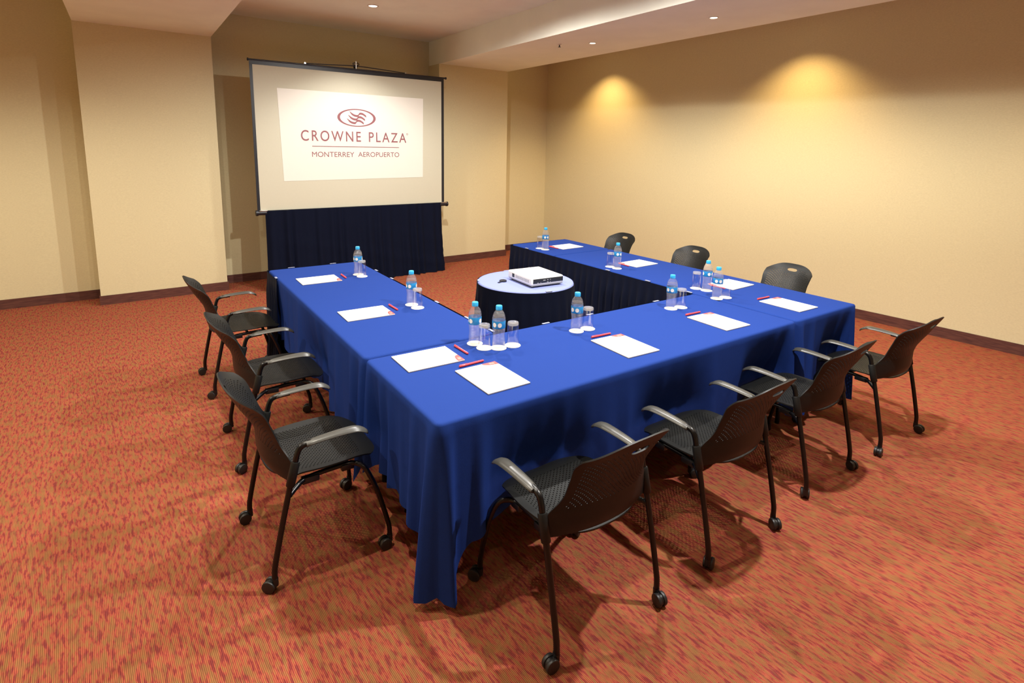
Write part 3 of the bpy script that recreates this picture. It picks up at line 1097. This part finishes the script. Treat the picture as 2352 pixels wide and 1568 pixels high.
for x in (sx(0.332), sx(2.832)):
    new_obj('case_end_cap', tube_mesh('case_end_cap', [(x - 0.012, 0, 0.938), (x + 0.012, 0, 0.938)], 0.033, 20), 'black', scr)
for x in (sx(0.40), sx(2.775)):
    new_obj('case_plate', box_mesh('case_plate', x - 0.045, x + 0.045, -0.029, -0.004, 0.956, 0.968, 0.002), 'steel', scr)

# what the projector throws on the fabric
sl = new_obj('projected_slide', None, None, scr)
bpy.data.objects.remove(sl)
zs0, zs1 = 1.312, 2.367
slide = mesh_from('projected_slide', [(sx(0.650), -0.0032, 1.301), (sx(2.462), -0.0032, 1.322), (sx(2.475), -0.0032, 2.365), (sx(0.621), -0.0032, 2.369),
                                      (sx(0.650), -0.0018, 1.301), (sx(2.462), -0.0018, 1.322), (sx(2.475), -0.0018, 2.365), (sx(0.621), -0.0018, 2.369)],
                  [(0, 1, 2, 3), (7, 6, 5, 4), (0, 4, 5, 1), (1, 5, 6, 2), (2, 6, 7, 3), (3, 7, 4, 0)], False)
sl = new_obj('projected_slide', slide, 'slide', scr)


def lettering(text, x0, x1, z0, z1, spacing, name, weight=0.0, word=1.0):
    cu = bpy.data.curves.new('lettering', 'FONT')
    cu.body = text
    cu.size = 0.1
    cu.space_character = spacing
    cu.space_word = word
    cu.offset = weight
    cu.fill_mode = 'FRONT'
    ob = bpy.data.objects.new('temporary', cu)
    COL.objects.link(ob)
    dg = bpy.context.evaluated_depsgraph_get()
    me = bpy.data.meshes.new_from_object(ob.evaluated_get(dg))
    bpy.data.objects.remove(ob)
    xs = [v.co.x for v in me.vertices]; ys = [v.co.y for v in me.vertices]
    a, b, c, d = min(xs), max(xs), min(ys), max(ys)
    for v in me.vertices:
        x = sx(x0) + (v.co.x - a) / (b - a) * (sx(x1) - sx(x0))
        z = z0 + (v.co.y - c) / (d - c) * (z1 - z0)
        v.co = (x, -0.0045, z)
    me.name = name
    o = new_obj(name, me, 'rose', sl)
    return o


lettering('CROWNE', 0.866, 1.601, 1.778, 1.905, 1.28, 'hotel_name_lettering', 0.0006)
lettering('PLAZA', 1.706, 2.222, 1.780, 1.903, 1.28, 'hotel_name_lettering', 0.0006)
lettering('MONTERREY', 0.986, 1.509, 1.588, 1.650, 1.0, 'airport_lettering')
lettering('AEROPUERTO', 1.560, 2.117, 1.591, 1.652, 1.0, 'airport_lettering')
reg = [(sx(2.236) + 0.012 * math.cos(2 * PI * k / 20), 1.892 + 0.012 * math.sin(2 * PI * k / 20)) for k in range(20)]
reg2 = [(sx(2.236) + 0.008 * math.cos(2 * PI * k / 20), 1.892 + 0.008 * math.sin(2 * PI * k / 20)) for k in range(20)]
new_obj('registered_mark', mesh_from('registered_mark', [(x, -0.0045, z) for x, z in reg + reg2], [(k, (k + 1) % 20, 20 + (k + 1) % 20, 20 + k) for k in range(20)], False), 'rose', sl)
new_obj('rule_line', box_mesh('rule_line', sx(0.992), sx(2.117), -0.0048, -0.0040, 1.7115, 1.7195), 'rose', sl)
# oval emblem
EX, EZ = sx(1.556), 2.074
V, F = [], []
for k in range(64):
    a = 2 * PI * k / 64
    V.append((EX + 0.247 * math.cos(a), -0.0045, EZ + 0.109 * math.sin(a)))
    V.append((EX + 0.214 * math.cos(a), -0.0045, EZ + 0.097 * math.sin(a)))
for k in range(64):
    a, b = 2 * k, 2 * ((k + 1) % 64)
    F.append((a, b, b + 1, a + 1))
new_obj('emblem_oval', mesh_from('emblem_oval', V, F, False), 'rose', sl)
for k in range(3):
    ox, oz = -0.017 * k, -0.044 * k
    mid = smooth_path([(1.463, 0, 2.150), (1.490, 0, 2.122), (1.520, 0, 2.104), (1.550, 0, 2.097), (1.572, 0, 2.100), (1.588, 0, 2.122), (1.610, 0, 2.128), (1.640, 0, 2.120), (1.677, 0, 2.094)], 5)
    V, F = [], []
    for i, p in enumerate(mid):
        q = i / (len(mid) - 1)
        h = 0.0125 * min(1, q * 6 + 0.15)
        V += [(sx(p.x + ox), -0.0045, p.z + oz - h), (sx(p.x + ox), -0.0045, p.z + oz + h * (0.9 if 0.5 < q < 0.62 else 1))]
    for i in range(len(mid) - 1):
        F.append((2 * i, 2 * i + 2, 2 * i + 3, 2 * i + 1))
    new_obj('emblem_wave', mesh_from('emblem_wave', V, F, False), 'rose', sl)

# dark skirt under the screen
sk = new_obj('screen_skirt', pleated('screen_skirt', [(2.735, SA + SB * 2.735 - 0.015), (2.71, SA + SB * 2.71 - 0.028), (0.445, SA + SB * 0.445 - 0.028), (0.42, SA + SB * 0.42 - 0.015)][::-1][::-1],
                                     0.962, 0.006, 'navy', off=0.0, pitch=0.130, depth=0.050, flare=0.07, seed=21, irregular=0.5, band=0.0, rings=20), 'navy')
tag(sk, 'long dark navy curtain hanging below the projection screen to the carpet', 'curtain')

# ------------------------------------------------------------------ projector on the round table
pj = thing('video_projector', 'white video projector with dark connector panel on the round table', 'projector', (1.612, 1.592, TZ), math.radians(-3.5))
hx, hy, z0, z1 = 0.140, 0.165, 0.018, 0.074
bm = bmesh.new()
bm_box(bm, -hx, hx, -hy, hy, z0, z1, 0.010, 3)
new_obj('body', mesh_bm('body', bm), 'white', pj)
pp = new_obj('rear_panel', box_mesh('rear_panel', -hx + 0.016, hx - 0.004, -hy - 0.002, -hy + 0.004, z0 + 0.012, z1 - 0.010, 0.002), 'panel', pj)
for k, (x, z, w, h) in enumerate([(-0.085, 0.034, 0.010, 0.005), (-0.060, 0.034, 0.006, 0.005), (-0.03, 0.050, 0.020, 0.006), (0.0, 0.052, 0.010, 0.006), (0.022, 0.052, 0.006, 0.006),
                                   (0.0, 0.036, 0.012, 0.005), (0.022, 0.036, 0.005, 0.005)]):
    new_obj('port', box_mesh('port', x - w / 2, x + w / 2, -hy - 0.004, -hy, z - h / 2, z + h / 2), 'port', pp)
new_obj('base_strip', box_mesh('base_strip', -hx + 0.004, hx - 0.004, -hy + 0.001, hy - 0.004, z0 - 0.006, z0 + 0.008, 0.003), 'port', pj)
new_obj('power_socket', box_mesh('power_socket', -hx - 0.002, -hx + 0.004, 0.070, 0.100, z0 + 0.014, z1 - 0.014, 0.001), 'panel', pj)
for k in range(10):
    y = 0.045 - k * 0.019
    new_obj('vent_slot', box_mesh('vent_slot', -hx - 0.001, -hx + 0.004, y - 0.004, y + 0.004, z0 + 0.016, z1 - 0.018), 'port', pj)
ln = new_obj('lens_barrel', tube_mesh('lens_barrel', [(0.06, hy - 0.01, 0.045), (0.06, hy + 0.018, 0.045)], 0.024, 24), 'port', pj)
new_obj('lens', tube_mesh('lens', [(0.06, hy + 0.015, 0.045), (0.06, hy + 0.0195, 0.045)], 0.020, 24), 'lens', ln)
for x in (-hx + 0.025, hx - 0.025):
    for y in (-hy + 0.025, hy - 0.03):
        new_obj('foot', tube_mesh('foot', [(x, y, 0.001), (x, y, 0.020)], 0.009), 'rubber', pj)
lc = thing('lens_cap', 'small black lens cap lying beside the projector', 'lens cap', (1.405, 1.715, TZ), 0.4)
new_obj('cap_disc', lathe('cap_disc', [(0, 0.001), (0.026, 0.001), (0.028, 0.004), (0.027, 0.011), (0.022, 0.013), (0, 0.012)], 24), 'black', lc)
new_obj('pull_tab', box_mesh('pull_tab', -0.062, -0.022, -0.008, 0.008, 0.001, 0.006, 0.001), 'black', lc)

# ------------------------------------------------------------------ things laid out at the ten places
PLACES = {
    'L8': 'at the screen end of the left table', 'L9': 'at the middle of the left table', 'L10': 'by the cloth seam at the front table left end',
    'F1': 'at the front place nearest the draped corner', 'F2': 'at the front table, second place from the draped corner', 'F3': 'at the front table, third place from the draped corner',
    'F4': 'at the front end of the wall-side table', 'R5': 'on the wall-side table, facing the nearest wall chair',
    'R6': 'at the middle place of the wall-side table', 'R7': 'at the far pillar end of the wall-side table',
}
ORDER = ['L8', 'L9', 'L10', 'F1', 'F2', 'F3', 'F4', 'R5', 'R6', 'R7']
BOTTLES = [(0.557, 2.466), (0.565, 1.484), (0.548, 0.666), (0.617, 0.550), (1.124, 0.547), (1.931, 0.574), (2.399, 0.576), (2.525, 0.753), (2.493, 1.623), (2.498, 2.624)]
GLASSES = [(0.560, 2.388), (0.568, 1.402), (0.556, 0.586), (0.698, 0.543), (1.206, 0.546), (2.010, 0.560), (2.478, 0.562), (2.510, 0.833), (2.491, 1.705), (2.489, 2.703)]
PADS = {'F1': (0.395, 0.258, 0.5), 'F2': (1.182, 0.239, -2.0), 'F3': (1.958, 0.245, -2.0), 'F4': (2.682, 0.233, -1.0), 'R6': (2.800, 1.675, 93.0), 'R7': (2.786, 2.646, 93.0),
        'R5': (2.837, 0.770, 93.0), 'L8': (0.248, 2.428, -90.5), 'L9': (0.254, 1.442, -91.0), 'L10': (0.252, 0.596, -91.0)}
PENS = {'F1': (0.403, 0.432, 2.3), 'F2': (1.192, 0.412, -3.0), 'F3': (1.962, 0.420, -1.9), 'F4': (2.690, 0.408, -1.2), 'L8': (0.436, 2.437, -91.5), 'L9': (0.438, 1.465, -88.8),
        'L10': (0.440, 0.605, -89.2), 'R7': (2.630, 2.645, -86.0), 'R6': (2.640, 1.682, -94.0), 'R5': (2.678, 0.764, -91.0)}
CT = 0.0022     # coaster thickness


def coaster_mesh():
    v = []
    n = 48
    prof = [(0.0, CT), (0.034, CT), (0.040, CT * 0.9), (0.040, 0.0003), (0.0, 0.0003)]
    me = lathe('paper_coaster', prof, n, 40)
    return me


def make_bottle():
    t = thing('water_bottle', 'x', 'bottle')
    body = [(0.0, 0.004), (0.020, 0.001), (0.029, 0.001), (0.0315, 0.006), (0.0325, 0.014), (0.0312, 0.020), (0.0325, 0.026), (0.0322, 0.040), (0.0305, 0.052), (0.0295, 0.066),
            (0.0300, 0.080), (0.0318, 0.092), (0.0330, 0.100), (0.0322, 0.104), (0.0322, 0.146), (0.0332, 0.150), (0.0330, 0.156), (0.0312, 0.161), (0.0310, 0.165), (0.0295, 0.172), (0.0250, 0.182), (0.0185, 0.191), (0.0140, 0.196), (0.0130, 0.199), (0.0130, 0.206)]
    new_obj('bottle_body', lathe('bottle_body', body, 40, 60), 'pet', t)
    water = [(0.0, 0.005), (0.027, 0.0035), (0.0300, 0.008), (0.0308, 0.014), (0.0298, 0.020), (0.0308, 0.026), (0.0306, 0.040), (0.0290, 0.052), (0.0281, 0.066), (0.0286, 0.080), (0.0302, 0.092), (0.0312, 0.100), (0.0308, 0.104),
             (0.0308, 0.146), (0.0316, 0.150), (0.0314, 0.156), (0.0298, 0.161), (0.0294, 0.166), (0.0, 0.1665)]
    new_obj('water', lathe('water', water, 36, 60), 'water', t)
    new_obj('cap', lathe('cap', [(0, 0.197), (0.0158, 0.197), (0.0163, 0.1985), (0.0160, 0.215), (0.0145, 0.218), (0, 0.2185)], 32, 50), 'cap', t)
    lb = new_obj('bottle_label', lathe('bottle_label', [(0.0329, 0.106), (0.0334, 0.107), (0.0334, 0.1425), (0.0329, 0.1435)], 48, 60), 'label', t)
    for a in (-20, 28, 120, 165, 260):
        V, F = [], []
        for k in range(20):
            q = 2 * PI * k / 20
            th = math.radians(a) + 0.0105 * math.cos(q) / 0.0336
            V.append((0.0338 * math.cos(th), 0.0338 * math.sin(th), 0.125 + 0.0115 * math.sin(q)))
        th = math.radians(a)
        V.append((0.0338 * math.cos(th), 0.0338 * math.sin(th), 0.125))
        F = [(k, (k + 1) % 20, 20) for k in range(20)]
        new_obj('badge', mesh_from('badge', V, F), 'badge', lb)
    return t


def make_glass():
    t = thing('drinking_glass', 'x', 'glass')
    H = 0.122
    wall_ = [(0.0305, 0.0), (0.0310, 0.001), (0.0295, 0.040), (0.0285, 0.085), (0.0285, H - 0.014), (0.0270, H - 0.014), (0.0270, 0.085), (0.0281, 0.040), (0.0296, 0.001)]
    new_obj('glass_wall', lathe('glass_wall', wall_, 40, 50, close=True), 'glass', t)
    foot = [(0.0, H - 0.015), (0.0268, H - 0.0145), (0.0284, H - 0.012), (0.0285, H - 0.004), (0.0265, H), (0.020, H), (0.017, H - 0.002), (0.0, H - 0.003)]
    new_obj('glass_foot', lathe('glass_foot', foot, 40, 40), 'thickglass', t)
    return t


def make_pad():
    t = thing('notepad', 'x', 'notepad')
    w, h = 0.105, 0.140
    new_obj('backing_card', box_mesh('backing_card', -w, w, -h, h, 0.0003, 0.0022), 'card', t)
    new_obj('paper_sheets', box_mesh('paper_sheets', -w, w, -h, h, 0.0022, 0.0062, 0.0004, 1), 'paper', t)
    V = [(w - 0.0005, h - 0.0005, 0.0066)]
    for k in range(13):
        q = PI / 2 * k / 12
        V.append((w - 0.0005 - 0.072 * math.cos(q), h - 0.0005 - 0.034 * math.sin(q) ** 0.8, 0.0066))
    cp = new_obj('corner_print', mesh_from('corner_print', V, [(0, k, k + 1) for k in range(1, 13)], False), 'print', t)
    V, F = [], []
    for j in range(3):
        for i in range(7):
            q = i / 6
            x = w - 0.040 + 0.026 * q
            y = h - 0.010 - 0.0055 * j + 0.002 * math.sin(q * 2 * PI)
            V += [(x, y - 0.0009, 0.0069), (x, y + 0.0009, 0.0069)]
        for i in range(6):
            a = j * 14 + 2 * i
            F.append((a, a + 2, a + 3, a + 1))
    new_obj('print_emblem', mesh_from('print_emblem', V, F, False), 'printmark', cp)
    return t


def make_pen():
    t = thing('ballpoint_pen', 'x', 'pen')
    r = 0.0054
    b = lathe('barrel', [(0, -0.058), (r * 0.75, -0.056), (r, -0.050), (r, 0.030), (r * 1.08, 0.031), (r * 1.08, 0.072), (r * 0.8, 0.075), (0, 0.075)], 16, 45)
    o = new_obj('barrel', b, 'pen', t)
    o.matrix_local = Matrix.Translation((0, 0, r * 1.1)) @ Matrix.Rotation(PI / 2, 4, 'Y')
    tp = new_obj('tip', lathe('tip', [(0, -0.072), (0.0010, -0.071), (r * 0.7, -0.056), (0, -0.056)], 12, 45), 'pen', t)
    tp.matrix_local = o.matrix_local.copy()
    new_obj('pocket_clip', box_mesh('pocket_clip', 0.034, 0.074, -0.0014, 0.0014, r * 2.05, r * 2.05 + 0.0016, 0.0004), 'pen', t)
    return t


COASTER = coaster_mesh()
COASTER.materials.append(M['coaster'])
protos = {'b': make_bottle(), 'g': make_glass(), 'p': make_pad(), 'n': make_pen()}
rg = random.Random(4)
for i, pl in enumerate(ORDER):
    w = PLACES[pl]
    for what, (x, y) in (('bottle', BOTTLES[i]), ('glass', GLASSES[i])):
        c = new_obj('paper_coaster', COASTER)
        c.location = (x, y, TZ)
        tag(c, 'round white coaster under the %s %s' % (what, w), 'coaster', 'paper coasters')
    b = protos['b'] if i == 0 else copy_tree(protos['b'])
    b.location = (*BOTTLES[i], TZ + CT)
    b.rotation_euler = (0, 0, math.radians(225 + rg.uniform(-35, 35)) if i not in (2,) else 0.6)
    tag(b, 'blue-capped water bottle %s' % w, 'bottle', 'water bottles')
    g = protos['g'] if i == 0 else copy_tree(protos['g'])
    g.location = (*GLASSES[i], TZ + CT)
    tag(g, 'upturned clear glass %s' % w, 'drinking glass', 'upturned glasses')
    p = protos['p'] if i == 0 else copy_tree(protos['p'])
    x, y, a = PADS[pl]
    p.location = (x, y, TZ)
    p.rotation_euler = (0, 0, math.radians(a))
    tag(p, 'white notepad with red corner %s' % w, 'notepad', 'notepads')
    n = protos['n'] if i == 0 else copy_tree(protos['n'])
    x, y, a = PENS[pl]
    n.location = (x, y, TZ)
    n.rotation_euler = (0, 0, math.radians(a + 180))
    tag(n, 'red pen beside the notepad %s' % w, 'pen', 'red pens')
